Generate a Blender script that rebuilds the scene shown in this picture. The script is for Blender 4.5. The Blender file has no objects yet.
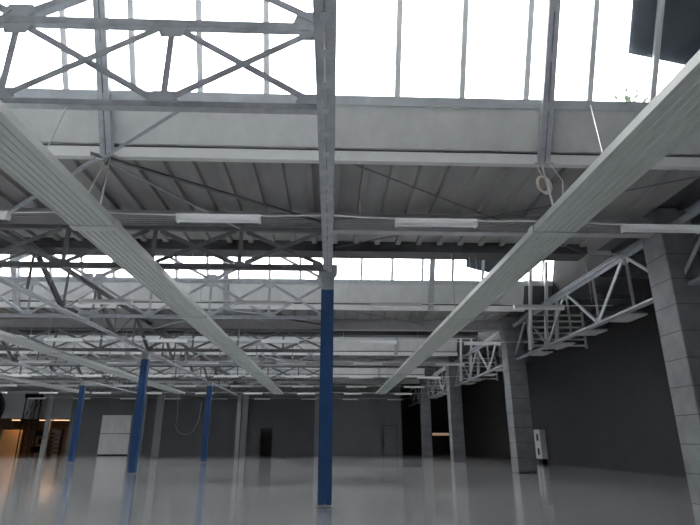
import bpy, bmesh, math, random
from mathutils import Vector, Matrix
random.seed(7)
S = bpy.context.scene
COL = S.collection
P = 14.85                      # roof period along the hall
ROWS = [14.8 + P*k for k in range(4)]          # column rows
CX = [-0.12, -10.1, -20.05, -30.0]             # column lines
XL, XR, XA, YB, YF = -41.0, 9.9, 16.3, 65.5, -5.0
ZC = 8.3                       # flat roof underside

# ------------------------------------------------------------------ materials
def mat(name, col, rough=.6, metal=0.0, var=0.0, scale=3.0, stretch=(1, 1, 1), bump=0.0, spec=.5):
    m = bpy.data.materials.new(name); m.use_nodes = True
    nt = m.node_tree; b = nt.nodes['Principled BSDF']
    b.inputs['Base Color'].default_value = (*col, 1)
    b.inputs['Roughness'].default_value = rough
    b.inputs['Metallic'].default_value = metal
    b.inputs['Specular IOR Level'].default_value = spec
    if var or bump:
        tc = nt.nodes.new('ShaderNodeTexCoord'); mp = nt.nodes.new('ShaderNodeMapping')
        mp.inputs['Scale'].default_value = stretch
        nz = nt.nodes.new('ShaderNodeTexNoise')
        nz.inputs['Scale'].default_value = scale; nz.inputs['Detail'].default_value = 5
        nz.inputs['Roughness'].default_value = .65
        nt.links.new(tc.outputs['Object'], mp.inputs[0]); nt.links.new(mp.outputs[0], nz.inputs['Vector'])
        if var:
            r = nt.nodes.new('ShaderNodeValToRGB')
            r.color_ramp.elements[0].position = .3; r.color_ramp.elements[1].position = .7
            r.color_ramp.elements[0].color = (*[c*(1-var) for c in col], 1)
            r.color_ramp.elements[1].color = (*[min(1, c*(1+var*.6)) for c in col], 1)
            nt.links.new(nz.outputs['Fac'], r.inputs[0]); nt.links.new(r.outputs[0], b.inputs['Base Color'])
        if bump:
            bp = nt.nodes.new('ShaderNodeBump'); bp.inputs['Strength'].default_value = bump
            bp.inputs['Distance'].default_value = .02
            nt.links.new(nz.outputs['Fac'], bp.inputs['Height']); nt.links.new(bp.outputs[0], b.inputs['Normal'])
    return m

def seams(m, axis, pitch, width, dark):
    """dark joint lines every `pitch` metres along one object axis, over the base colour"""
    nt = m.node_tree; b = nt.nodes['Principled BSDF']
    tc = nt.nodes.new('ShaderNodeTexCoord'); sp = nt.nodes.new('ShaderNodeSeparateXYZ')
    nt.links.new(tc.outputs['Object'], sp.inputs[0])
    md = nt.nodes.new('ShaderNodeMath'); md.operation = 'PINGPONG'; md.inputs[1].default_value = pitch/2
    nt.links.new(sp.outputs[axis], md.inputs[0])
    lt = nt.nodes.new('ShaderNodeMath'); lt.operation = 'LESS_THAN'; lt.inputs[1].default_value = width/2
    nt.links.new(md.outputs[0], lt.inputs[0])
    mx = nt.nodes.new('ShaderNodeMix'); mx.data_type = 'RGBA'
    src = b.inputs['Base Color']
    if src.is_linked: nt.links.new(src.links[0].from_socket, mx.inputs['A'])
    else: mx.inputs['A'].default_value = src.default_value
    mx.inputs['B'].default_value = (*dark, 1)
    nt.links.new(lt.outputs[0], mx.inputs['Factor']); nt.links.new(mx.outputs['Result'], src)
    return m

def glow(name, col, strength):
    m = mat(name, col, .5); b = m.node_tree.nodes['Principled BSDF']
    b.inputs['Emission Color'].default_value = (*col, 1); b.inputs['Emission Strength'].default_value = strength
    return m

M = {}
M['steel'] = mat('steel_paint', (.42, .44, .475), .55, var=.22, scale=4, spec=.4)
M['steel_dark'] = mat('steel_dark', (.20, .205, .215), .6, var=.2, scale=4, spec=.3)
M['gusset'] = mat('gusset_paint', (.46, .49, .52), .6, spec=.3)
M['blue'] = mat('column_blue', (.018, .080, .235), .45, var=.18, scale=6, stretch=(1, 1, .2))
M['upstand'] = mat('upstand_paint', (.62, .63, .63), .75, var=.12, scale=1.6, stretch=(1, 1, .6))
M['sill'] = mat('sill_paint', (.52, .55, .58), .6, var=.15, scale=2)
M['gutter'] = mat('gutter_paint', (.68, .69, .69), .6, var=.08, scale=1.5)
M['deck'] = mat('roof_deck', (.35, .345, .34), .8, var=.2, scale=1.2, stretch=(1, .2, 1))
M['corr'] = mat('corrugated_sheet', (.50, .49, .51), .6, var=.1, scale=2)
M['edge'] = mat('edge_beam_paint', (.10, .10, .105), .7, var=.1)
M['roof_out'] = mat('monitor_roof', (.60, .60, .60), .8)
M['mullion'] = mat('mullion_paint', (.72, .74, .76), .5)
M['panel'] = mat('radiant_panel_paint', (.49, .52, .505), .5, var=.05, scale=1.5, spec=.4)
M['lamp'] = mat('lamp_housing', (.82, .83, .83), .4)
M['diff'] = mat('lamp_diffuser', (.88, .89, .90), .3)
M['wire'] = mat('pale_wire', (.72, .72, .70), .5)
M['chain'] = mat('chain_steel', (.45, .45, .45), .4, metal=.5)
M['rope'] = mat('rope', (.78, .72, .64), .9)
M['block'] = seams(mat('concrete_block', (.265, .275, .29), .85, var=.25, scale=1.3, bump=.25), 2, .76, .022, (.10, .10, .11))
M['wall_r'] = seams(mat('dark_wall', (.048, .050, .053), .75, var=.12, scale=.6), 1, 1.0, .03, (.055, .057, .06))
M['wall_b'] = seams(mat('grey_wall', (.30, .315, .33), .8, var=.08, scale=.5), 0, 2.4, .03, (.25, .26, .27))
M['wall_lit'] = mat('upper_wall_lit', (.42, .45, .48), .8)
M['pilaster'] = mat('pilaster_paint', (.40, .43, .44), .7, var=.1)
M['black'] = mat('black_void', (.010, .010, .011), .9)
M['black_rubber'] = mat('black_rubber', (.004, .004, .005), .95, spec=.05)
M['door'] = mat('door_paint', (.28, .29, .305), .6)
M['doorframe'] = mat('door_frame_paint', (.075, .075, .08), .6)
M['doortrim'] = mat('door_trim_paint', (.17, .175, .18), .6)
M['white_sheet'] = mat('white_sheet', (.90, .92, .93), .45, var=.12, scale=1.2, stretch=(2, 1, .4))
M['cabinet'] = mat('cabinet_white', (.72, .73, .74), .45)
M['orange'] = mat('orange_board', (.62, .34, .14), .6, var=.1, scale=2)
M['brown'] = mat('brown_wall', (.22, .15, .11), .8, var=.2)
M['warm'] = glow('warm_tube', (1.0, .55, .30), .8)
M['tarp'] = mat('dark_sheet', (.15, .17, .20), .7)
M['leaf'] = mat('leaf', (.22, .25, .20), .8, spec=.1)
M['board'] = mat('pale_board', (.58, .58, .58), .6, var=.1)

g = bpy.data.materials.new('window_glass'); g.use_nodes = True
nt = g.node_tree; nt.nodes.remove(nt.nodes['Principled BSDF'])
tr = nt.nodes.new('ShaderNodeBsdfTransparent'); tr.inputs[0].default_value = (.94, .96, .97, 1)
gl = nt.nodes.new('ShaderNodeBsdfGlossy'); gl.inputs['Roughness'].default_value = .05
mx = nt.nodes.new('ShaderNodeMixShader'); fr = nt.nodes.new('ShaderNodeFresnel'); fr.inputs[0].default_value = 1.3
nt.links.new(fr.outputs[0], mx.inputs[0]); nt.links.new(tr.outputs[0], mx.inputs[1]); nt.links.new(gl.outputs[0], mx.inputs[2])
nt.links.new(mx.outputs[0], nt.nodes['Material Output'].inputs[0])
M['glass'] = g

g2_ = g.copy(); g2_.name = 'smoked_glass'
for q in g2_.node_tree.nodes:
    if q.type == 'BSDF_TRANSPARENT': q.inputs[0].default_value = (.16, .13, .11, 1)
M['smoked_glass'] = g2_
# polished floor
f = mat('epoxy_floor', (.54, .545, .55), .16, var=.10, scale=.35, stretch=(1, .45, 1), spec=.55)
nt = f.node_tree; b = nt.nodes['Principled BSDF']
tc = nt.nodes.new('ShaderNodeTexCoord'); nz = nt.nodes.new('ShaderNodeTexNoise')
nz.inputs['Scale'].default_value = .5; nz.inputs['Detail'].default_value = 4
mr = nt.nodes.new('ShaderNodeMapRange'); mr.inputs['To Min'].default_value = .10; mr.inputs['To Max'].default_value = .22
nt.links.new(tc.outputs['Object'], nz.inputs['Vector']); nt.links.new(nz.outputs['Fac'], mr.inputs['Value'])
nt.links.new(mr.outputs[0], b.inputs['Roughness'])
b.inputs['Coat Weight'].default_value = .75; b.inputs['Coat IOR'].default_value = 1.5; b.inputs['Coat Roughness'].default_value = .11
M['floor'] = f

# ------------------------------------------------------------------ mesh helpers
class MB:
    def __init__(self): self.bm = bmesh.new()
    def box(self, x0, x1, y0, y1, z0, z1):
        v = [self.bm.verts.new(p) for p in ((x0,y0,z0),(x1,y0,z0),(x1,y1,z0),(x0,y1,z0),(x0,y0,z1),(x1,y0,z1),(x1,y1,z1),(x0,y1,z1))]
        for q in ((3,2,1,0),(4,5,6,7),(0,1,5,4),(1,2,6,5),(2,3,7,6),(3,0,4,7)): self.bm.faces.new([v[i] for i in q])
        return self
    def ext(self, prof, p0, p1, up=(0, 0, 1)):
        """extrude a closed 2-D outline (side, up) from p0 to p1"""
        p0, p1 = Vector(p0), Vector(p1); d = (p1-p0).normalized(); u = Vector(up)
        if abs(d.dot(u)) > .99: u = Vector((0, 1, 0))
        s = d.cross(u).normalized(); u = s.cross(d).normalized()
        a = [self.bm.verts.new(p0 + s*x + u*y) for x, y in prof]
        c = [self.bm.verts.new(p1 + s*x + u*y) for x, y in prof]
        n = len(prof)
        for i in range(n): self.bm.faces.new((a[i], a[(i+1) % n], c[(i+1) % n], c[i]))
        self.bm.faces.new(a[::-1]); self.bm.faces.new(c)
        return self
    def tube(self, pts, r, n=6):
        pts = [Vector(p) for p in pts]; rings = []
        for i, p in enumerate(pts):
            d = (pts[min(i+1, len(pts)-1)] - pts[max(i-1, 0)]).normalized()
            u = Vector((0, 0, 1)) if abs(d.z) < .9 else Vector((0, 1, 0))
            s = d.cross(u).normalized(); u = s.cross(d)
            rings.append([self.bm.verts.new(p + (s*math.cos(2*math.pi*k/n) + u*math.sin(2*math.pi*k/n))*r) for k in range(n)])
        for a, c in zip(rings, rings[1:]):
            for k in range(n): self.bm.faces.new((a[k], a[(k+1) % n], c[(k+1) % n], c[k]))
        self.bm.faces.new(rings[0][::-1]); self.bm.faces.new(rings[-1])
        return self
    def ring(self, c, R, r, sx=1.0, n=20, m=6, tilt=0.0):
        vs = []
        for i in range(n):
            a = 2*math.pi*i/n; row = []
            for k in range(m):
                t = 2*math.pi*k/m; rr = R + r*math.cos(t)
                p = Vector((rr*math.cos(a)*sx, r*math.sin(t), rr*math.sin(a)))
                p = Matrix.Rotation(tilt, 3, 'Z') @ p
                row.append(self.bm.verts.new(p + Vector(c)))
            vs.append(row)
        for i in range(n):
            for k in range(m):
                self.bm.faces.new((vs[i][k], vs[(i+1) % n][k], vs[(i+1) % n][(k+1) % m], vs[i][(k+1) % m]))
        return self
    def prism(self, pts, y0, y1):
        a = [self.bm.verts.new((x, y0, z)) for x, z in pts]; c = [self.bm.verts.new((x, y1, z)) for x, z in pts]
        n = len(pts)
        for i in range(n): self.bm.faces.new((a[i], a[(i+1) % n], c[(i+1) % n], c[i]))
        self.bm.faces.new(a[::-1]); self.bm.faces.new(c)
        return self
    def make(self, name, m, parent=None, smooth=False):
        bmesh.ops.recalc_face_normals(self.bm, faces=self.bm.faces)
        me = bpy.data.meshes.new(name); self.bm.to_mesh(me); self.bm.free()
        me.materials.append(M[m])
        if smooth:
            for p in me.polygons: p.use_smooth = True
        o = bpy.data.objects.new(name, me); COL.objects.link(o)
        if parent: o.parent = parent
        return o

def tag(o, label=None, cat=None, group=None, kind=None):
    if label: o['label'] = label
    if cat: o['category'] = cat
    if group: o['group'] = group
    if kind: o['kind'] = kind
    return o
def thing(name, label, cat, loc=(0, 0, 0), group=None):
    o = bpy.data.objects.new(name, None); COL.objects.link(o); o.location = loc
    o.empty_display_size = .2
    return tag(o, label, cat, group)
def struct(o): o['kind'] = 'structure'; return o
def dup(root, loc, label, group=None):
    r = root.copy(); COL.objects.link(r); r.location = loc; r['label'] = label
    if group: r['group'] = group
    for ch in list(root.children):
        c = ch.copy(); COL.objects.link(c); c.parent = r
        for gc in list(ch.children):
            d = gc.copy(); COL.objects.link(d); d.parent = c
    return r

def box_prof(w, h): return [(-w/2, -h/2), (w/2, -h/2), (w/2, h/2), (-w/2, h/2)]
def repeat(name, m, t, first, spots):
    o = first.make(name, m, t); me = o.data; o.location = spots[0]
    for q in spots[1:]:
        c = bpy.data.objects.new(name, me); COL.objects.link(c); c.parent = t; c.location = q
def L_prof(a, t=.012): return [(-a/2, -a/2), (a/2, -a/2), (a/2, -a/2+t), (-a/2+t, -a/2+t), (-a/2+t, a/2), (-a/2, a/2)]
def T_prof(w, h, t=.014): return [(-w/2, -h/2), (w/2, -h/2), (w/2, -h/2+t), (t/2, -h/2+t), (t/2, h/2), (-t/2, h/2), (-t/2, -h/2+t), (-w/2, -h/2+t)]
ORD = ['nearest', 'second nearest', 'third nearest', 'fourth nearest', 'fifth nearest', 'sixth nearest', 'seventh nearest', 'eighth nearest']
NTH = ['first', 'second', 'third', 'fourth', 'fifth', 'sixth', 'seventh', 'eighth', 'ninth']

# ------------------------------------------------------------------ setting: floor and walls
struct(MB().box(XL, XA+.2, YF-.2, 74, -.2, 0).make('floor', 'floor'))
w = MB()
w.box(XL, XR-1.4, YB, YB+.3, 4.1, ZC+.4)                      # above the lit opening .. right end
w.box(-30.4, -8.15, YB, YB+.3, 0, 4.1)
w.box(-8.15, -6.8, YB, YB+.3, 3.05, 4.1)
w.box(-6.8, 6.2, YB, YB+.3, 0, 4.1)
w.box(6.2, 7.95, YB, YB+.3, 3.4, 4.1)
w.box(7.95, XR-1.4, YB, YB+.3, 0, 4.1)
w.box(XL, -39.2, YB, YB+.3, 0, 4.1)
struct(w.make('wall_back', 'wall_b'))
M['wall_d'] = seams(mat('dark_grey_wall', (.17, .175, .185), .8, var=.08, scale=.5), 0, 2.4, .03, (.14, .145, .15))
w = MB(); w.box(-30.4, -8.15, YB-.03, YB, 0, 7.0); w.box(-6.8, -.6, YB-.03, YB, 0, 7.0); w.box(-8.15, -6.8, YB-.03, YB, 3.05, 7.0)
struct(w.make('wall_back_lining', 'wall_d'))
w = MB(); w.box(XL, -35.2, YB-.04, YB, 4.15, 7.1)  # paler slab: light on the wall above the opening, put into colour
struct(w.make('wall_lit_patch', 'wall_lit'))
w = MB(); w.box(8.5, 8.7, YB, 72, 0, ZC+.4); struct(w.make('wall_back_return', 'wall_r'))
w = MB()                                                       # end wall of the right aisle with a slit window
x0, x1, z0, z1 = 13.35, 15.55, 2.28, 2.60
w.box(8.7, x0, 72, 72.3, 0, ZC+.4); w.box(x1, XA, 72, 72.3, 0, ZC+.4)
w.box(x0, x1, 72, 72.3, 0, z0); w.box(x0, x1, 72, 72.3, z1, ZC+.4)
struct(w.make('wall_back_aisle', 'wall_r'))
wn = bpy.data.objects.new('window_5', None); COL.objects.link(wn); struct(wn); wn.location = (14.45, 72.1, z0)
MB().box(-1.1, 1.1, 0, .02, 0, z1-z0).make('pane', 'smoked_glass', wn)
m = MB()
for k in range(1, 6): m.box(-1.1+k*.367-.02, -1.1+k*.367+.02, -.04, .06, 0, z1-z0)
m.make('window_frame', 'steel_dark', wn)
struct(MB().box(XA, XA+.2, YF, 72.3, 0, ZC+.4).make('wall_right', 'wall_r'))
struct(MB().box(XL-.2, XL, YF, YB+9, 0, ZC+.4).make('wall_left', 'wall_b'))
struct(MB().box(XL-.2, XA+.2, YF-.2, YF, 0, ZC+.4).make('wall_front', 'wall_b'))
# doors in the back wall
d = bpy.data.objects.new('door_1', None); COL.objects.link(d); struct(d); d.location = (-7.475, YB, 0)
MB().box(-.675, .675, .5, .6, 0, 3.05).box(-.675, -.6, .3, .5, 0, 3.05).box(.6, .675, .3, .5, 0, 3.05).make('dark_opening', 'black', d)  # black backing stands for the unlit space behind the doorway
m = MB().box(-.72, -.66, -.03, .3, 0, 3.1).box(.66, .72, -.03, .3, 0, 3.1).box(-.72, .72, -.03, .3, 3.03, 3.1)
m.make('door_frame', 'doorframe', d)
d = bpy.data.objects.new('door_2', None); COL.objects.link(d); struct(d); d.location = (7.075, YB, 0)
MB().box(-.80, .80, .06, .12, 0, 3.33).make('door_leaf', 'door', d)
MB().box(-.875, -.79, -.03, .3, 0, 3.4).box(.79, .875, -.03, .3, 0, 3.4).box(-.875, .875, -.03, .3, 3.32, 3.4).make('door_frame', 'doortrim', d)
MB().box(-.66, -.58, .0, .06, 1.2, 1.4).make('door_handle', 'doorframe', d)
# lit room behind the opening at far left
m = MB(); m.box(XL, -30.0, YB+7.8, YB+8, 0, 4.3).box(-30.2, -30.0, YB+.3, YB+7.8, 0, 4.3)
struct(m.make('wall_lit_room', 'brown'))
struct(MB().box(XL, -30.0, YB+.3, YB+8, 4.3, 4.45).make('ceiling_lit_room', 'brown'))

# ------------------------------------------------------------------ setting: roof
def flat_roof(y0, y1, x0=XL, x1=XR):
    m = MB(); m.box(x0, x1, y0, y1, ZC+.06, ZC+.3)
    k = 0; x = math.floor(x0/.745)*.745
    while x < x1-.3:                                           # trapezoidal ribs running along the hall
        if x > x0: m.prism([(x, ZC+.07), (x+.03, ZC-.06), (x+.19, ZC-.06), (x+.22, ZC+.07)], y0, y1)
        x += .745
    return struct(m.make('ceiling', 'deck'))
flat_roof(YF, 3.65)
for k in range(4):
    flat_roof(11.12+P*k, (18.5+P*k) if k < 3 else YB+.3)
struct(MB().box(XR-1.4, XA+.2, YB+.3, 72.3, ZC, ZC+.3).make('ceiling_aisle_end', 'deck'))
XM = 11.2
TILT = math.atan(.5); CT = math.cos(TILT)
def GY(z, yo): return 11.05+yo-.5*(z-8.05)      # plane of the leaning north light
ZG = 9.06
for k in range(5):
    y0 = YF if k == 0 else 11.12+P*(k-1); y1 = (3.65+P*k) if k < 4 else YB+.3
    flat_roof(y0, y1, XR, XA+.2).data.materials[0] = M['edge']
for k in range(4):
    m = MB(); m.box(XM, XA+.2, 3.65+P*k, 11.12+P*k, ZC+.02, ZC+.3)
    struct(m.make('ceiling_aisle', 'edge'))
ZT = 12.2
wn_no = 1
def NL(yo): return [(3.4+yo, 8.2), (GY(ZT, yo)-.05, ZT), (GY(ZT, yo)+.25, ZT+.2), (3.4+yo, 8.42)]
MULX = [-.04+1.53*k for k in range(-26, 8)]
mull_mesh = None
for k in range(4):
    yo = P*k; Y = 11.1+yo
    # raised roof and its end cheek
    m = MB(); a = [m.bm.verts.new((XL, y, z)) for y, z in NL(yo)]; c = [m.bm.verts.new((XM, y, z)) for y, z in NL(yo)]
    for i in range(4): m.bm.faces.new((a[i], a[(i+1) % 4], c[(i+1) % 4], c[i]))
    m.bm.faces.new(a[::-1]); m.bm.faces.new(c)
    struct(m.make('ceiling_monitor', 'roof_out'))
    m = MB(); q = [(3.5+yo, ZC+.02), (11.0+yo, ZC+.02), (GY(ZT, yo), ZT+.1)]
    a = [m.bm.verts.new((XM, y, z)) for y, z in q]; c = [m.bm.verts.new((XM+.1, y, z)) for y, z in q]
    for i in range(3): m.bm.faces.new((a[i], a[(i+1) % 3], c[(i+1) % 3], c[i]))
    m.bm.faces.new(a[::-1]); m.bm.faces.new(c)
    struct(m.make('wall_monitor_end', 'black'))
    # far side: gutter, groove, upstand
    def lean(zb, zt, y0, y1, x0, x1, name, mt):
        m = MB(); q = [(GY(zb, yo)+y0, zb), (GY(zb, yo)+y1, zb), (GY(zt, yo)+y1, zt), (GY(zt, yo)+y0, zt)]
        a = [m.bm.verts.new((x0, y, z)) for y, z in q]; c = [m.bm.verts.new((x1, y, z)) for y, z in q]
        for i in range(4): m.bm.faces.new((a[i], a[(i+1) % 4], c[(i+1) % 4], c[i]))
        m.bm.faces.new(a[::-1]); m.bm.faces.new(c)
        return struct(m.make(name, mt))
    lean(8.19, ZG+.02, 0, .12, XL, 9.75, 'wall_upstand', 'upstand')
    lean(8.0, ZG+.25, .05, .12, 9.75, XM, 'wall_upstand', 'edge')
    struct(MB().box(XL, 9.8, 11.0+yo, 11.16+yo, 7.85, 8.11).make('trim_gutter', 'gutter'))
    struct(MB().box(XL, 9.72, 11.07+yo, 11.2+yo, 8.11, 8.2).make('trim_shade_groove', 'edge'))  # recessed strip, shade of the gap put into its dark colour
    # near side of the monitor: deep edge beam and upstand
    struct(MB().box(XL, 9.2, 2.75+yo, 3.55+yo, 7.98 if k < 2 else 7.84, ZC+.05).make('trim_edge_beam', 'edge'))
    # glazing both sides
    for side, yy in (('far', Y),):
        wn = bpy.data.objects.new('window_%d' % wn_no, None); COL.objects.link(wn); struct(wn)
        wn.location = (0, GY(ZG, yo), ZG); wn.rotation_euler = (TILT, 0, 0); wn_no += 1; HG = (ZT-ZG)/CT
        MB().box(XL, XM, .05, .056, .2, HG).make('pane', 'glass', wn)
        MB().box(XL, XM, -.03, .12, 0, .22).make('window_sill', 'sill', wn)
        MB().box(XL, XM, 0, .1, HG-.16, HG).make('head_frame', 'mullion', wn)
        if mull_mesh is None:
            o = MB().box(-.065, .065, 0, .09, .2, HG-.01).make('mullion', 'mullion', wn); mull_mesh = o.data
            o.location = (MULX[0], 0, 0); xs = MULX[1:]
        else: xs = MULX
        for x in xs:
            if side == 'near' or x < -.62*Y-3: continue       # the photo shows nothing of these
            o = bpy.data.objects.new('mullion', mull_mesh); COL.objects.link(o); o.parent = wn; o.location = (x, 0, 0)
# corrugated girders across the column rows
for k, Y in enumerate(ROWS):
    m = MB(); prof = []
    n = 7; h = .46/n
    pts = [(.16, 7.57), (.16, 8.2), (-.02, 8.2), (-.02, 8.05)]
    z = 8.03
    for i in range(n):
        pts += [(-.16, z), (-.16, z-h*.5), (-.15, z-h*.62), (-.15, z-h*.9)]; z -= h
    pts += [(-.16, 7.57)]
    a = [m.bm.verts.new((XL, Y+y, z)) for y, z in pts]; c = [m.bm.verts.new((9.95, Y+y, z)) for y, z in pts]
    for i in range(len(pts)):
        j = (i+1) % len(pts); m.bm.faces.new((a[i], a[j], c[j], c[i]))
    m.bm.faces.new(a[::-1]); m.bm.faces.new(c)
    o = m.make('corrugated_girder', 'corr')
    tag(o, 'dark girder clad in corrugated sheet across the hall, %s to camera' % ORD[k], 'girder', 'corrugated girders over the column rows')

# ------------------------------------------------------------------ steel posts in front of the glazing
def mk_post(label):
    t = thing('window_post', label, 'post', group='steel posts before the roof glazing')
    for s in (-1, 1):
        MB().ext([(s*.012, -.02), (s*.012, -.09), (s*.13, -.09), (s*.13, .07), (s*.012, .07)], (0, 0, 0), (0, 0, 4.5), (0, 1, 0)).make('channel', 'steel', t)
    MB().box(-.02, .02, -.01, .06, 0, 4.5).make('web', 'steel', t)
    MB().box(-.2, .2, -.11, .09, -.02, .02).make('foot_plate', 'gusset', t)
    repeat('batten', 'gusset', t, MB().box(-.05, .05, -.08, -.06, 0, .2), [(0, 0, z) for z in (1.2, 2.3, 3.4)])
    return t
post = None
for k in range(4):
    for j, x in enumerate((5.0, -5.23, -15.45, -25.7)):
        Y = GY(7.86, P*k)-.16
        if x < -.6*Y-1: continue
        where = ['right of the main blue column', 'first bay left of the main column', 'second bay left of the main column', 'third bay left of the main column'][j]
        lb = 'grey double steel post before the %s roof glazing, %s' % (['nearest', 'second', 'third', 'fourth'][k], where)
        if post is None: post = mk_post(lb); post.rotation_euler = (TILT, 0, 0); post.location = (x, Y, 7.86)
        else: dup(post, (x, Y, 7.86), lb)
# extra slim posts at the right end of the second and third glazing
t0 = None
for k in (1, 2):
    for j, x in enumerate((9.95, 10.75, 11.3)):
        o = MB().ext(box_prof(.14, .14), (0, 0, 0), (0, -1.3, 4.2)).make('end_post', 'gutter') if t0 is None else t0.copy()
        if t0 is None: t0 = o
        else: COL.objects.link(o)
        o.location = (x, 11.2+P*k, 5.93)
        tag(o, 'pale slim post beside the right truss, %s of three at the %s roof glazing' % (['left one', 'middle one', 'right one'][j], ['second', 'third'][k-1]), 'post', 'slim posts at the right end of the glazing')

# ------------------------------------------------------------------ blue columns
def mk_column(label, top, ztruss, wdt=.36):
    t = thing('steel_column', label, 'column', group='blue steel columns')
    h = wdt/2
    for s in (-1, 1):                                         # two channels toe to toe, slot between
        pr = [(s*.022, -.13), (s*h*.55, -.13), (s*h*.55, -.15), (s*h, -.15), (s*h, .15), (s*.022, .15)]
        MB().ext(pr, (0, 0, .06), (0, 0, top), (0, 1, 0)).make('channel', 'blue', t)
        MB().ext(pr, (0, 0, top), (0, 0, ztruss-.10), (0, 1, 0)).make('bare_channel', 'steel', t)
    MB().box(-.03, .03, -.10, .10, .09, top).make('web', 'blue', t)
    MB().box(-.03, .03, -.10, .10, top, ztruss-.1).make('bare_web', 'steel', t)
    MB().box(-h-.03, h+.03, -.17, .17, 0, .02).make('base_plate', 'steel_dark', t)
    MB().box(-h+.003, h-.003, -.148, .148, .02, .06).make('bare_foot', 'steel_dark' if top > 5.8 else 'steel', t)
    m = MB()
    for yy in (-.165, .155):
        m.prism([(-h, ztruss-.16), (h, ztruss-.16), (h+.10, ztruss-.02), (h+.10, ztruss+.2), (-h-.10, ztruss+.2), (-h-.10, ztruss-.02)], yy, yy+.012)
    m.make('gusset_plate', 'gusset', t)
    return t
c = mk_column('large blue steel column with grey head standing nearest in the open floor', 5.73, 6.28)
c.location = (-.12, 14.8, 0)
col2 = mk_column('x', 5.85, 6.28, .38); col2.location = (-10.2, 29.65, 0)
col2['label'] = 'second largest blue steel column, standing just right of the white panels'
dup(col2, (-9.87, 44.5, 0), 'slim blue steel column beside the hanging cable loop')
dup(col2, (-20.05, 44.5, 0), 'slim blue steel column between the warm lit opening and white panels')

# ------------------------------------------------------------------ masonry pillars at right
for k, Y in enumerate((14.85, 29.75, 45.0, 59.3)):
    o = MB().box(-.5, .5, -.52, .52, 0, ZC+.02).make('concrete_pillar', 'block')
    bv = o.modifiers.new('b', 'BEVEL'); bv.width = .025; bv.segments = 1
    o.location = (10.34, Y, 0)
    tag(o, ['grey concrete block pillar cut off by the right edge, nearest', 'grey concrete block pillar beside the white cabinet', 'third grey concrete block pillar in the right hand row', 'farthest grey concrete block pillar beside the bright slit window'][k], 'pillar', 'concrete pillars along the right aisle')

# ------------------------------------------------------------------ longitudinal trusses
def mk_long(zb, zt, seen_below=False, name='longitudinal_truss', st='steel'):
    t = thing(name, 'x', 'truss')
    n = 6; q = P/n; hh = zt-zb
    for s in (-1, 1):
        MB().ext([(s*.012, -.06), (s*.13, -.06), (s*.13, -.046), (s*.026, -.046), (s*.026, .06), (s*.012, .06)], (0, 0, 0), (0, P, 0)).make('bottom_chord', 'steel', t)
        MB().ext([(s*.012, .07), (s*.15, .07), (s*.15, .054), (s*.028, .054), (s*.028, -.07), (s*.012, -.07)], (0, 0, hh), (0, P, hh)).make('top_chord', st, t)
    if seen_below: repeat('batten', 'gusset', t, MB().box(-.05, .05, 0, .14, -.066, -.056), [(0, .5+.62*i, 0) for i in range(23)])
    me = {}
    for i in range(n+1):
        y = min(max(i*q, .0), P)
        if 0 < i < n:
            MB().ext(T_prof(.10, .08), (0, y, .05), (0, y, hh-.05), (0, 1, 0)).make('vertical', st, t)
        if i < n:
            a, b2 = ((0, i*q+.1, .05), (0, (i+1)*q-.1, hh-.05)) if i % 2 == 0 else ((0, i*q+.1, hh-.05), (0, (i+1)*q-.1, .05))
            MB().ext(L_prof(.14 if i % 2 else .09), a, b2, (1, 0, 0)).make('diagonal', st, t)
        g2 = MB()
        zz = 0 if i % 2 == 0 else hh; sg = 1 if i % 2 == 0 else -1
        ya, yb = max(y-.28, 0), min(y+.28, P)
        pts = [(ya, zz), (yb, zz), (min(y+.16, P), zz+sg*.26), (max(y-.16, 0), zz+sg*.26)]
        va = [g2.bm.verts.new((-.007, yy, z)) for yy, z in pts]; vc = [g2.bm.verts.new((.007, yy, z)) for yy, z in pts]
        for a2 in range(4): g2.bm.faces.new((va[a2], va[(a2+1) % 4], vc[(a2+1) % 4], vc[a2]))
        g2.bm.faces.new(va[::-1]); g2.bm.faces.new(vc)
        g2.make('gusset_plate', st, t)
    return t
LONG = [(10.35, 5.92, 7.76, [0, 1, 2, 3], 'beside the right aisle pillars'),
        (CX[0], 6.30, 7.76, [-1, 0, 1, 2], 'over the main column line'),
        (CX[1], 6.30, 7.76, [0, 1, 2], 'on the first column line left'),
        (CX[2], 6.30, 7.76, [1, 2], 'on the second column line left')]
for x, zb, zt, ks, where in LONG:
    pr = None
    for q, k in enumerate(ks):
        lb = 'grey steel lattice truss running lengthwise %s, %s span' % (where, ORD[q])
        loc = (x, 14.8+P*k, zb)
        if pr is None:
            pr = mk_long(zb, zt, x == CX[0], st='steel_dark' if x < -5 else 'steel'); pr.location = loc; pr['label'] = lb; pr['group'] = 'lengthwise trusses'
        else:
            o = dup(pr, loc, lb)
            if loc[1] > 55: o.scale = (1, .84, 1)
# first span on the right line, in front of the nearest pillar
pr = mk_long(5.92, 7.76); pr.location = (10.35, 14.8-P, 5.92)
tag(pr, 'grey steel lattice truss entering at the right edge before the nearest pillar', 'truss', 'lengthwise trusses')
# eaves purlin above the right truss
for k in range(5):
    o = MB().ext([(-.09, -.12), (.09, -.12), (.09, -.10), (.02, -.10), (.02, .10), (.09, .10), (.09, .12), (-.09, .12), (-.09, .10), (-.02, .10), (-.02, -.10), (-.09, -.10)], (0, 0, 0), (0, P-.02, 0)).make('eaves_purlin', 'steel')
    o.location = (10.75, P*k-.05 if k else .0, 8.13)
    tag(o, 'grey steel roof beam above the right lattice truss, %s length' % ORD[k], 'beam', 'roof beams along the right aisle')

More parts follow.
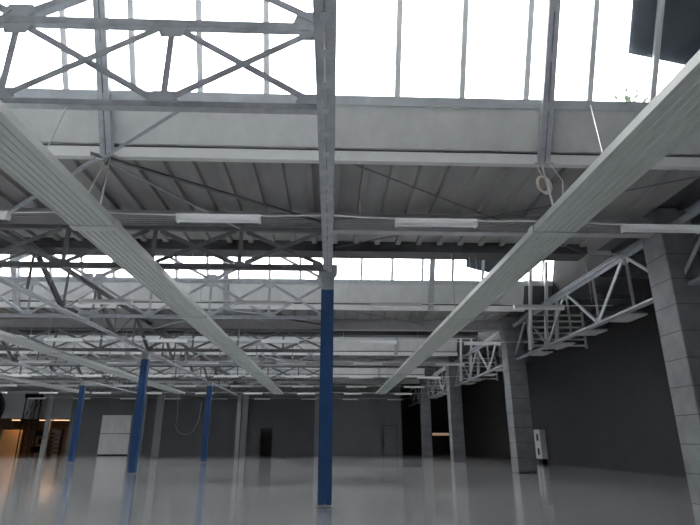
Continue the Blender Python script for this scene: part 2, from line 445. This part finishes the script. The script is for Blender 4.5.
# ------------------------------------------------------------------ transverse trusses (left bays only)
BW = 9.96
def dl(s, a, b, t=.012):      # one leg pair of a double-angle chord
    return [(s*.01, -b/2), (s*a/2, -b/2), (s*a/2, -b/2+t), (s*(.01+t), -b/2+t), (s*(.01+t), b/2), (s*.01, b/2)]
def bar(t, name, a, b2, prof, m='steel', up=(0, 1, 0)): return MB().ext(prof, a, b2, up).make(name, m, t)
def plate(t, x, z, w2, h2, sg, m='gusset'):
    MB().prism([(x-w2, z), (x+w2, z), (x+w2*.7, z+sg*h2), (x-w2*.7, z+sg*h2)], -.05, -.036).make('gusset_plate', m, t)
def mk_monitor_truss():
    t = thing('roof_truss', 'x', 'truss', group='cross trusses under the roof monitors')
    q = BW/4; h1 = 1.54; h2 = 3.0
    bar(t, 'bottom_chord', (-BW, 0, 0), (0, 0, 0), [(-.07, -.07), (.07, -.07), (.07, -.055), (.01, -.055), (.01, .075), (-.01, .075), (-.01, -.055), (-.07, -.055)], up=(0, 0, 1))
    bar(t, 'middle_chord', (-BW, 0, h1), (0, 0, h1), box_prof(.12, .14), up=(0, 0, 1))
    bar(t, 'top_chord', (-BW, 0, h2), (0, 0, h2), box_prof(.12, .14), up=(0, 0, 1))
    for i in range(5):
        x = -q*i
        if 0 < i < 4: bar(t, 'vertical', (x, .01, .06), (x, .01, h1-.06), T_prof(.10, .08))
        plate(t, max(min(x, -.2), -BW+.2), .05, .24, .18, 1); plate(t, max(min(x, -.2), -BW+.2), h1-.06, .24, .2, -1)
    for i in range(4):
        xa, xb = -q*i-.16, -q*(i+1)+.16
        bar(t, 'diagonal', (xa, -.035, h1-.12), (xb, -.035, .1), L_prof(.11))
        bar(t, 'diagonal', (xa, .035, .1), (xb, .035, h1-.12), L_prof(.11))
    for i in range(2):
        for s in (0, 1):
            xa = -q*(2*i+2*s); xm = -q*(2*i+1)
            xa += .15 if s else -.15
            bar(t, 'upper_diagonal', (xa, -.02, h1+.12), (xm, -.02, h2-.08), L_prof(.13))
    for i in (0, 2, 4): plate(t, max(min(-q*i, -.25), -BW+.25), h1+.05, .28, .26, 1)
    return t
def mk_row_truss():
    t = thing('row_truss', 'x', 'truss', group='cross trusses on the column rows')
    q = BW/4; h1 = 1.14
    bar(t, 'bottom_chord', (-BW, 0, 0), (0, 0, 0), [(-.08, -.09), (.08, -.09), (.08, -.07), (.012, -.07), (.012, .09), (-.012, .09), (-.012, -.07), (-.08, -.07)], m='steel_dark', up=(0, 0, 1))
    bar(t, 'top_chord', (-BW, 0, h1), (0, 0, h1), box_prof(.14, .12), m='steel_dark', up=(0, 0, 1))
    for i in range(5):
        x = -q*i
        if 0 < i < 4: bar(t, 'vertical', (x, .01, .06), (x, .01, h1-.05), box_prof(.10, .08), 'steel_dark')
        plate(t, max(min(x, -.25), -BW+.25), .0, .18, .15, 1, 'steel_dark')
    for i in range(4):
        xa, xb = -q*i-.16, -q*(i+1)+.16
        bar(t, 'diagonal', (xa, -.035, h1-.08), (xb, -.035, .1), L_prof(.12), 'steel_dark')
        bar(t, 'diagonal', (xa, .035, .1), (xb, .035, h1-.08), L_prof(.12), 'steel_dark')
    return t
BAYN = ['first bay left', 'second bay left', 'third bay left']
mt = rt = None
for k in range(4):
    for b in range(3):
        xr = CX[b]-.05
        Y = 7.1+P*k
        if xr > -.62*Y-1:
            lb = 'pale grey X-braced truss under the %s roof light, %s' % (ORD[k], BAYN[b])
            if mt is None: mt = mk_monitor_truss(); mt.location = (xr, Y, 6.55); mt['label'] = lb
            else: dup(mt, (xr, Y, 6.55), lb)
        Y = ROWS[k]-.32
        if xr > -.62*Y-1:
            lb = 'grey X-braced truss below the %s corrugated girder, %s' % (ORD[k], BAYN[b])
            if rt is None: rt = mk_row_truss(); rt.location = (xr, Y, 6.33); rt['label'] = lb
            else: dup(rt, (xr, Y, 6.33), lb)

# ------------------------------------------------------------------ flat bracing rods under the roof
def rod(name, a, b2, r, m, label, group=None, cat='brace'):
    a = Vector(a); b2 = Vector(b2)
    o = MB().ext(L_prof(r*2, .012) if r > .02 else box_prof(r*2, r*2), (0, 0, 0), b2-a).make(name, m); o.location = a
    return tag(o, label, cat, group)
for k in range(3):
    yo = P*k; wh = ['nearest', 'second', 'third'][k]
    rod('roof_brace', (-5.5, 10.75+yo, 7.80), (-.3, 14.55+yo, 7.80), .045, 'steel_dark', 'dark diagonal brace from glazing post to main column line, %s roof' % wh, 'roof braces')
    rod('roof_brace', (-5.4, 10.9+yo, 7.74), (-10.0, 14.5+yo, 7.5), .04, 'steel', 'pale diagonal brace from glazing post towards the left columns, %s roof' % wh, 'roof braces')
    rod('roof_brace', (-5.25, 10.85+yo, 7.76), (-2.3, 7.15+yo, 6.62), .035, 'steel', 'pale diagonal brace from glazing post towards camera and right, %s roof' % wh, 'roof braces')
    rod('roof_brace', (-5.1, 10.95+yo, 7.66), (-2.7, 14.4+yo, 7.5), .035, 'steel', 'short pale brace from glazing post towards the column row truss, %s roof' % wh, 'roof braces')
    rod('tie_rod', (.1, 11.0+yo, 7.92), (9.0, 17.4+yo, 7.92), .012, 'steel_dark', 'thin dark tie rod under the ribbed deck right of main column, %s roof' % wh, 'roof tie rods', 'rod')
    rod('tie_rod', (9.6, 11.6+yo, 8.0), (.1, 17.3+yo, 8.0), .012, 'steel_dark', 'thin dark tie rod crossing the other at right, %s roof' % wh, 'roof tie rods', 'rod')

# ------------------------------------------------------------------ radiant panels
ZP = 5.8; PW = .45
def panel_profile():
    pts = [(-PW, .0), (-PW+.02, -.0)]
    n = 6; w2 = (2*PW-.08)/n
    for i in range(n):
        x = -PW+.04+w2*i
        pts += [(x, 0), (x+w2*.10, .018), (x+w2*.30, .018), (x+w2*.4, 0)]
    pts += [(PW, 0), (PW, .14), (PW-.02, .14), (PW-.02, .06), (-PW+.02, .06), (-PW+.02, .14), (-PW, .14)]
    out = []
    for p in pts:
        if not out or (abs(p[0]-out[-1][0]) > 1e-5 or abs(p[1]-out[-1][1]) > 1e-5): out.append(p)
    return out
SEG = 8.45; Y0P = 10.35-SEG
def mk_panel(label):
    t = thing('radiant_panel', label, 'radiant panel', group='long radiant heating panels')
    y = 0.0; i = 0
    pr = panel_profile(); me = mc = None
    while i < 6:
        y0 = y; y1 = min(y+SEG, 49.6)
        if i < 5:
            if me is None:
                o = MB().ext(pr, (0, 0, 0), (0, SEG-.02, 0)).make('panel_section', 'panel', t); me = o.data
            else:
                o = bpy.data.objects.new('panel_section', me); COL.objects.link(o); o.parent = t
            o.location = (0, y, 0)
            oc = MB().box(-PW-.02, PW+.02, -.13, .13, -.025, -.002).box(-PW-.03, -PW-.005, -.13, .13, -.02, .15).box(PW+.005, PW+.03, -.13, .13, -.02, .15).make('joint_cover', 'panel', t) if mc is None else bpy.data.objects.new('joint_cover', mc)
            if mc is None: mc = oc.data
            else: COL.objects.link(oc); oc.parent = t
            oc.location = (0, y+SEG, 0)
        else:
            MB().ext(pr, (0, y0, 0), (0, y1, 0)).make('panel_section', 'panel', t)
        y += SEG; i += 1
    # chains up to the gutters and edge beams
    for k in range(4):
        for yy, zz in ((11.0+P*k, 7.84), (2.9+P*(k+1), 7.98)):
            yl = yy-Y0P
            if yl > 49 or k == 0 and yy < 12: continue
            for s in (-1, 1):
                MB().tube([(s*(PW-.02), yl, .1), (s*(PW-.02), yl, zz-ZP)], .012, 5).make('hanger', 'chain', t)
    return t
p = mk_panel('long pale ribbed radiant panel crossing from upper left towards the main column'); p.location = (-4.93, Y0P, ZP)
dup(p, (4.72, Y0P, ZP), 'long pale ribbed radiant panel crossing from the upper right edge')
dup(p, (-14.1, Y0P, ZP), 'long pale ribbed radiant panel ending near the hanging cable loop')
dup(p, (-23.0, Y0P, ZP), 'far pale ribbed radiant panel at the left edge above the lit opening')
# slanted chains at the near hanging points
def hanger(name, pts, r, m, label, cat='chain', grp='panel hangers'):
    c0 = Vector(pts[-1]); o = MB().tube([Vector(q)-c0 for q in pts], r, 6).make(name, m); o.location = c0
    return tag(o, label, cat, grp)
hanger('hanging_chain', [(-5.2, 10.98, 7.86), (-4.75, 9.35, 5.92)], .016, 'chain', 'thin chain from the left glazing post to the left panel, left one')
hanger('hanging_chain', [(-5.15, 10.98, 7.86), (-4.5, 9.5, 5.94)], .016, 'chain', 'thin chain from the left glazing post to the left panel, right one')
hanger('hanging_rod', [(4.95, 10.98, 7.86), (4.32, 9.3, 5.94)], .022, 'steel', 'pale rod from the right glazing post to the right panel', 'rod')
hanger('hanging_wire', [(5.15, 10.98, 7.86), (5.12, 10.4, 7.1), (4.6, 9.5, 5.94)], .008, 'wire', 'thin wire beside the pale rod and rope coil', 'wire')
hanger('hanging_wire', [(6.05, 10.40, 9.1), (4.31, 7.3, 5.94)], .010, 'wire', 'white wire from the window sill to the right panel', 'wire')
hanger('hanging_wire', [(-4.12, 7.1, 6.5), (-4.5, 7.45, 5.94)], .010, 'wire', 'white wire from the nearest cross truss to the left panel', 'wire')
m = MB()
for i in range(5): m.ring((.02*i-.04, .012*i, .01*(i % 2)), .195+.008*i, .017, sx=.85, tilt=.3)
o = m.make('rope_coil', 'rope'); o.location = (4.93, 10.93, 7.28)
tag(o, 'beige coil of rope hanging from the gutter beside the right glazing post', 'rope')
MB().tube([(0, 0, .19), (-.1, .02, .45), (-.02, .03, .57)], .01).make('loop', 'rope', o)

# ------------------------------------------------------------------ fluorescent battens on conduits
def mk_lamp(label):
    t = thing('ceiling_light', label, 'lamp', group='fluorescent batten lamps')
    L = .9
    MB().ext([(-.085, 0), (-.065, .085), (.065, .085), (.085, 0)], (-L, 0, 0), (L, 0, 0)).make('housing', 'lamp', t)
    MB().ext([(-.078, .0), (-.078, -.04), (-.045, -.075), (.045, -.075), (.078, -.04), (.078, .0)], (-L+.04, 0, 0), (L-.04, 0, 0)).make('diffuser', 'diff', t)
    for s in (-1, 1): MB().box(min(s*L, s*(L-.04)), max(s*L, s*(L-.04)), -.09, .09, -.08, .02).make('end_cap', 'lamp', t)
    return t
lamp = None
LX = [7.45, 2.28, -2.45, -7.8, -12.7, -17.9, -22.9, -28.1, -33.1]
for r in range(8):
    Y = 10.6+7.42*r; zz = 6.15
    lim = -.605*Y-1.6
    xs = [x for x in LX if x > lim]
    # conduit: slight sag between the truss lines
    pts = []
    xe = max(min(xs)-1.5, XL+1)
    x = 10.2
    while x > xe:
        ph = ((x-CX[0]) % 5.1)/5.1
        pts.append((x, Y+.03*max(x, 0), zz+.12-.05*math.sin(math.pi*ph))); x -= .85
    o = MB().tube([Vector(q)-Vector((0, Y, zz)) for q in pts], .018, 5).make('conduit', 'wire'); o.location = (0, Y, zz)
    tag(o, 'thin white conduit carrying the %s row of batten lamps' % ORD[r], 'conduit', 'lamp conduits')
    for x in [q for q in (9.3, 5.0, .6, -5.0, -9.8, -15.2, -20.3) if q > lim]:
        zt = 7.8 if abs(((Y-11.1) % P)) < 1e9 else 7.8
        MB().tube([(x, 0, .1), (x, .0, 8.25-zz if not (3.6 < (Y % P) < 11.2) else .45)], .006, 4).make('hanger', 'wire', o)
    for i, x in enumerate(xs):
        if x > 0: side = '%s right of the main column line' % NTH[1-i if i < 2 else 0]
        else: side = '%s left of the main column line' % NTH[i-2]
        lb = 'white batten lamp, %s row from camera, %s' % (NTH[r], side)
        if lamp is None: lamp = mk_lamp(lb); lamp.location = (x, Y+.03*max(x, 0), zz)
        else: dup(lamp, (x, Y+.03*max(x, 0), zz), lb)

# ------------------------------------------------------------------ right aisle
ib = [(-.07, -.13), (.07, -.13), (.07, -.115), (.01, -.115), (.01, .115), (.07, .115), (.07, .13), (-.07, .13), (-.07, .115), (-.01, .115), (-.01, -.115), (-.07, -.115)]
pb = None; n = 0
for k in range(16):
    Y = 13.2+3.3*k
    if Y > 64: break
    o = MB().ext(ib, (10.55, 0, 0), (XA, 0, 0)).make('aisle_beam', 'steel_dark') if pb is None else pb.copy()
    if pb is None: pb = o
    else: COL.objects.link(o)
    o.location = (0, Y, 7.9)
    tag(o, 'grey cross beam over the right aisle between truss and dark wall, %s from camera' % (['first', 'second', 'third', 'fourth', 'fifth', 'sixth', 'seventh', 'eighth', 'ninth', 'tenth', 'eleventh', 'twelfth', 'thirteenth', 'fourteenth', 'fifteenth', 'sixteenth'][k]), 'beam', 'cross beams over the right aisle')
    # short inclined strut from the beam down to the truss
# slatted louvre frames below the end of each glazing
lf = None
for k in (1, 2, 3):
    Y = 11.05+P*k
    lb = 'pale slatted steel rack behind the right truss, %s from camera' % NTH[k-1]
    if lf is None:
        lf = thing('slatted_rack', lb, 'rack', (10.0, Y, 6.0), 'slatted racks behind the right truss')
        for x in (.05, 1.35, 2.75): MB().ext(box_prof(.10, .12), (x, 0, -.02), (x, 0, 1.83)).make('upright', 'steel', lf)
        sm = None
        for i in range(6):
            s2 = MB().ext([(-.05, -.03), (.05, .02), (.05, .045), (-.05, -.005)], (0, .09, 0), (2.8, .09, 0)).make('slat', 'board', lf) if sm is None else bpy.data.objects.new('slat', sm)
            if sm is None: sm = s2.data
            else: COL.objects.link(s2); s2.parent = lf
            s2.location = (0, 0, .12+.31*i)
    else: dup(lf, (10.0, Y, 6.0), lb)
# pale boards beside the truss, added as patches of light
bd = None; i = 0
for k in range(3):
    for (ya, ln) in ((24.6, 1.6), (27.0, 1.2), (18.6, 1.3), (21.4, 1.1)):
        Y = ya+P*k
        o = MB().box(-.36, .36, -.5, .5, -.03, .03).make('pale_board', 'board') if bd is None else bd.copy()
        if bd is None: bd = o
        else: COL.objects.link(o)
        o.scale = (1, ln, 1); o.location = (10.87, Y, 5.88)
        tag(o, 'pale board for a light patch beside the right truss, %s one in the %s span' % (NTH[[2, 3, 0, 1][i % 4]], NTH[k]), 'board', 'pale boards for light patches beside the right truss'); i += 1
# cabinet on the dark wall
t = thing('cabinet', 'white wall cabinet with two dark slots on the dark right wall', 'cabinet', (XA-.22, 42.1, .32))
o = MB().box(-.22, .22, -.6, .6, 0, 2.1).make('body', 'cabinet', t)
bv = o.modifiers.new('b', 'BEVEL'); bv.width = .02; bv.segments = 2
for z in (.28, 1.3): MB().box(-.232, -.215, -.22, .12, z, z+.48).make('slot', 'black', t)
MB().box(-.23, .22, -.62, .62, 2.1, 2.16).make('lid', 'steel_dark', t)
MB().box(-.15, .2, -.4, .4, -.32, 0).make('plinth', 'black', t)

# ------------------------------------------------------------------ far end of the hall
for i, (x, w2, dy, m2, lb) in enumerate((
        (-20.1, .85, .25, 'pilaster', 'broad pale grey pilaster on the back wall right of the second blue column'),
        (-21.9, .35, .25, 'pilaster', 'narrow grey pilaster just left of the broad pale one'),
        (-10.1, .65, .25, 'pilaster', 'grey pilaster on the back wall left of the dark doorway'),
        (-1.6, .5, .25, 'pilaster', 'grey pilaster on the back wall behind the main blue column'),
        (-32.8, .55, .3, 'pilaster', 'grey pilaster in front of the warm lit opening'))):
    o = MB().box(-w2/2, w2/2, -dy, 0, 0, 7.2).make('pilaster', m2); o.location = (x, YB if i < 4 else YB-.02, 0)
    tag(o, lb, 'pilaster', 'pilasters on the back wall')
o = MB().ext(ib, (0, 0, 0), (0, 0, 6.5)).make('pale_column', 'pilaster'); o.location = (-9.95, 60.2, 0)
o.scale = (2.6, 1.6, 1)
tag(o, 'thin bright pale column before the back wall left of the doorway', 'column')
o2 = o.copy(); COL.objects.link(o2); o2.location = (-20.3, 60.2, 0)
tag(o2, 'thin pale column close behind the second largest blue column', 'column')
o = MB().tube([(-29, 0, 0), (9.5, 0, 0)], .07, 8).make('pipe', 'pilaster'); o.location = (0, YB-.2, 7.1)
tag(o, 'thin horizontal pipe along the top of the back wall', 'pipe')
t = thing('white_panels', 'two white sheets stacked as a tall panel on the back wall', 'panel', (-24.95, YB-.15, 0))
for z0, z1 in ((.16, 2.38), (2.43, 4.48)):
    MB().box(-1.7, 1.7, 0, .06, z0, z1).make('sheet', 'white_sheet', t)
MB().box(-1.7, 1.7, .02, .1, 2.38, 2.43).make('seam', 'black', t)
MB().box(-1.65, 1.65, .02, .12, 0, .16).make('base', 'black', t)
# cable loop hanging by the slim blue column
pts = [(-13.1, 47.2, 5.8), (-13.05, 47.2, 4.6), (-12.95, 47.1, 3.4)]
for i in range(1, 9):
    a = math.pi*i/9
    pts.append((-12.0-.95*math.cos(a), 46.6-.4*i/9, 3.35-1.25*math.sin(a)**.8))
pts += [(-10.75, 45.4, 3.1), (-10.45, 44.7, 4.6)]
o = MB().tube([Vector(q)-Vector(pts[0]) for q in pts], .013, 5).make('hanging_cable', 'wire'); o.location = pts[0]
tag(o, 'thin pale cable hanging in a loop beside the slim blue column', 'cable')
# lit opening at far left
t = thing('scaffold_tower', 'dark steel scaffold tower before the wall at far left', 'scaffold', (-34.5, YB-.9, 0))
for sx in (-1, 1):
    for sy in (-1, 1): MB().tube([(sx*.6, sy*.5, 0), (sx*.6, sy*.5, 6.85)], .07, 6).make('upright', 'black', t)
for z in (3.55, 6.35): MB().box(-.75, .75, -.6, .6, z, z+.42).make('platform', 'black', t)
for s in (-1, 1): MB().tube([(-.6, s*.5, 3.9), (.6, s*.5, 6.3)], .04, 6).make('brace', 'black', t)
MB().box(-.05, .05, -.55, -.45, 3.9, 6.4).make('ladder', 'steel', t)
t = thing('shelf_rack', 'dark shelf rack inside the warm lit opening', 'rack', (-34.2, YB+1.6, 0))
for sx in (-1, 1):
    for sy in (-1, 1): MB().box(sx*.8-.06, sx*.8+.06, sy*.4-.06, sy*.4+.06, 0, 3.1).make('upright', 'black', t)
for z in (.3, 1.2, 2.1, 2.9): MB().box(-.85, .85, -.45, .45, z, z+.1).make('shelf', 'black', t)
for z, x in ((.4, -.4), (1.3, .3), (2.2, -.2)): 
    o = MB().box(x-.35, x+.35, -.35, .35, z, z+.6).make('crate', 'black_rubber'); o.location = (-34.2, YB+1.6, 0)
    tag(o, 'dark crate on the %s shelf of the rack in the lit opening' % {.4: 'lowest', 1.3: 'middle', 2.2: 'upper'}[z], 'crate', 'crates on the dark rack')
t = thing('tool_rack', 'tall dark rack of stacked trays right in the lit opening', 'rack', (-32.0, YB+.9, 0))
for sx in (-1, 1): MB().box(sx*.55-.05, sx*.55+.05, -.3, .3, 0, 3.0).make('side_panel', 'black', t)
for i in range(6): MB().box(-.5, .5, -.3, .3, .2+.46*i, .5+.46*i).make('tray', 'doorframe', t)
o = MB().box(-1.15, 1.15, 0, .08, 0, 2.85).make('orange_board', 'orange'); o.location = (-37.4, YB+1.2, 0)
tag(o, 'warm orange upright board at the left end of the lit opening', 'board')
for i, x in enumerate((-36.4, -33.6, -31.6)):
    t = thing('strip_lamp', 'warm glowing strip lamp at the top of the lit opening, %s' % ['left one', 'middle one', 'right one'][i], 'lamp', (x, YB+.5, 3.88), 'warm strip lamps')
    MB().box(-.9, .9, -.05, .05, 0, .07).make('tube', 'warm', t)
    MB().box(-.95, .95, -.08, .08, .07, .42).make('housing', 'steel_dark', t)
for x in (-36.5, -32.5):
    l = bpy.data.lights.new('warm_light', 'AREA'); l.energy = 14; l.color = (1, .62, .36); l.size = 1.6
    o = bpy.data.objects.new('warm_light', l); COL.objects.link(o); o.location = (x, YB+1.0, 3.75)

# ------------------------------------------------------------------ dark sheets and weeds outside the glazing
def sheet(x0, x1, zl, zr, yo, label):
    z0 = min(zl, zr); a, c2 = (zl-z0)/CT, (zr-z0)/CT; top = (ZT-.25-z0)/CT
    o = MB().prism([(0, a), (x1-x0, c2), (x1-x0, top), (0, top)], .10, .13).make('dark_sheet', 'tarp')
    o.location = (x0, GY(z0, yo), z0); o.rotation_euler = (TILT, 0, 0)
    tag(o, label, 'sheet', 'dark sheets outside the glazing')
sheet(6.97, 10.2, 10.27, 9.78, 0, 'large dark sheet covering the nearest glazing at upper right')
sheet(6.75, 9.4, 9.86, 9.3, P, 'dark sheet with slanting lower edge outside the second glazing')
struct(MB().box(XL, XM, 10.75, 11.4, 8.95, 9.12).make('trim_outer_ledge', 'sill'))
for (x, wd, h, n, lb) in ((7.5, .42, .60, 260, 'grey-green weed clump outside the nearest glazing below the dark sheet'),
                          (4.3, .7, .14, 120, 'low weed clump outside the nearest glazing left of the right post'),
                          (1.4, .5, .18, 110, 'low weed clump outside the nearest glazing right of the main column')):
    m = MB()
    for i in range(n):
        c = Vector((random.gauss(0, wd/2), random.uniform(-.12, .12), abs(random.gauss(0, .45))*h))
        d = Vector((random.uniform(-1, 1), random.uniform(-1, 1), random.uniform(-.3, 1))).normalized()
        s = d.cross(Vector((0, 1, .2))).normalized()*.05
        a, b2, c2, d2 = c-d*.09, c+s, c+d*.09, c-s
        m.bm.faces.new([m.bm.verts.new(q) for q in (a, b2, c2, d2)])
    for i in range(8): m.tube([(random.gauss(0, wd*.3), 0, 0), (random.gauss(0, wd*.4), 0, h*.8)], .006, 4)
    o = m.make('weed_clump', 'leaf'); o.location = (x, 10.95, 9.12)
    tag(o, lb, 'weeds', 'weeds outside the glazing')

# ------------------------------------------------------------------ unidentified black shape at the left edge, on an added post
t = thing('black_shape', 'unidentified black rounded shape at the left edge of the view, on an added post', 'post', (-1.586, 2.5, 0))
bm = bmesh.new(); bmesh.ops.create_uvsphere(bm, u_segments=24, v_segments=16, radius=1)
for v in bm.verts:
    v.co.x *= .116; v.co.y *= .105; v.co.z *= .109; v.co.z += 1.74
m = MB(); m.bm.free(); m.bm = bm; m.make('rounded_shape', 'black_rubber', t, smooth=True)
MB().tube([(-.03, 0, 0), (-.03, 0, 1.66)], .03, 10).make('post', 'black_rubber', t)
MB().box(-.25, .15, -.2, .2, 0, .02).make('base_plate', 'steel_dark', t)

# ------------------------------------------------------------------ daylight, camera, view
wd = bpy.data.worlds.new('overcast'); S.world = wd; wd.use_nodes = True
bg = wd.node_tree.nodes['Background']; bg.inputs[0].default_value = (1.0, .975, .965, 1); bg.inputs[1].default_value = 4.0
cam = bpy.data.cameras.new('camera'); co = bpy.data.objects.new('camera', cam); COL.objects.link(co)
F = 528.0; th = math.atan(178.5/F); yaw = math.atan(20/(F/math.cos(th)))
cam.sensor_width = 36; cam.lens = F/700*36; cam.clip_end = 500
co.location = (0, 0, 1.6); co.rotation_euler = (math.pi/2+th, 0, -yaw)
S.camera = co
S.view_settings.view_transform = 'Standard'; S.view_settings.look = 'None'
S.view_settings.exposure = 1.75; S.view_settings.gamma = 1.0
S.view_settings.use_curve_mapping = False
S.cycles.use_denoising = True
S.cycles.max_bounces = 12; S.cycles.diffuse_bounces = 6; S.cycles.transparent_max_bounces = 16
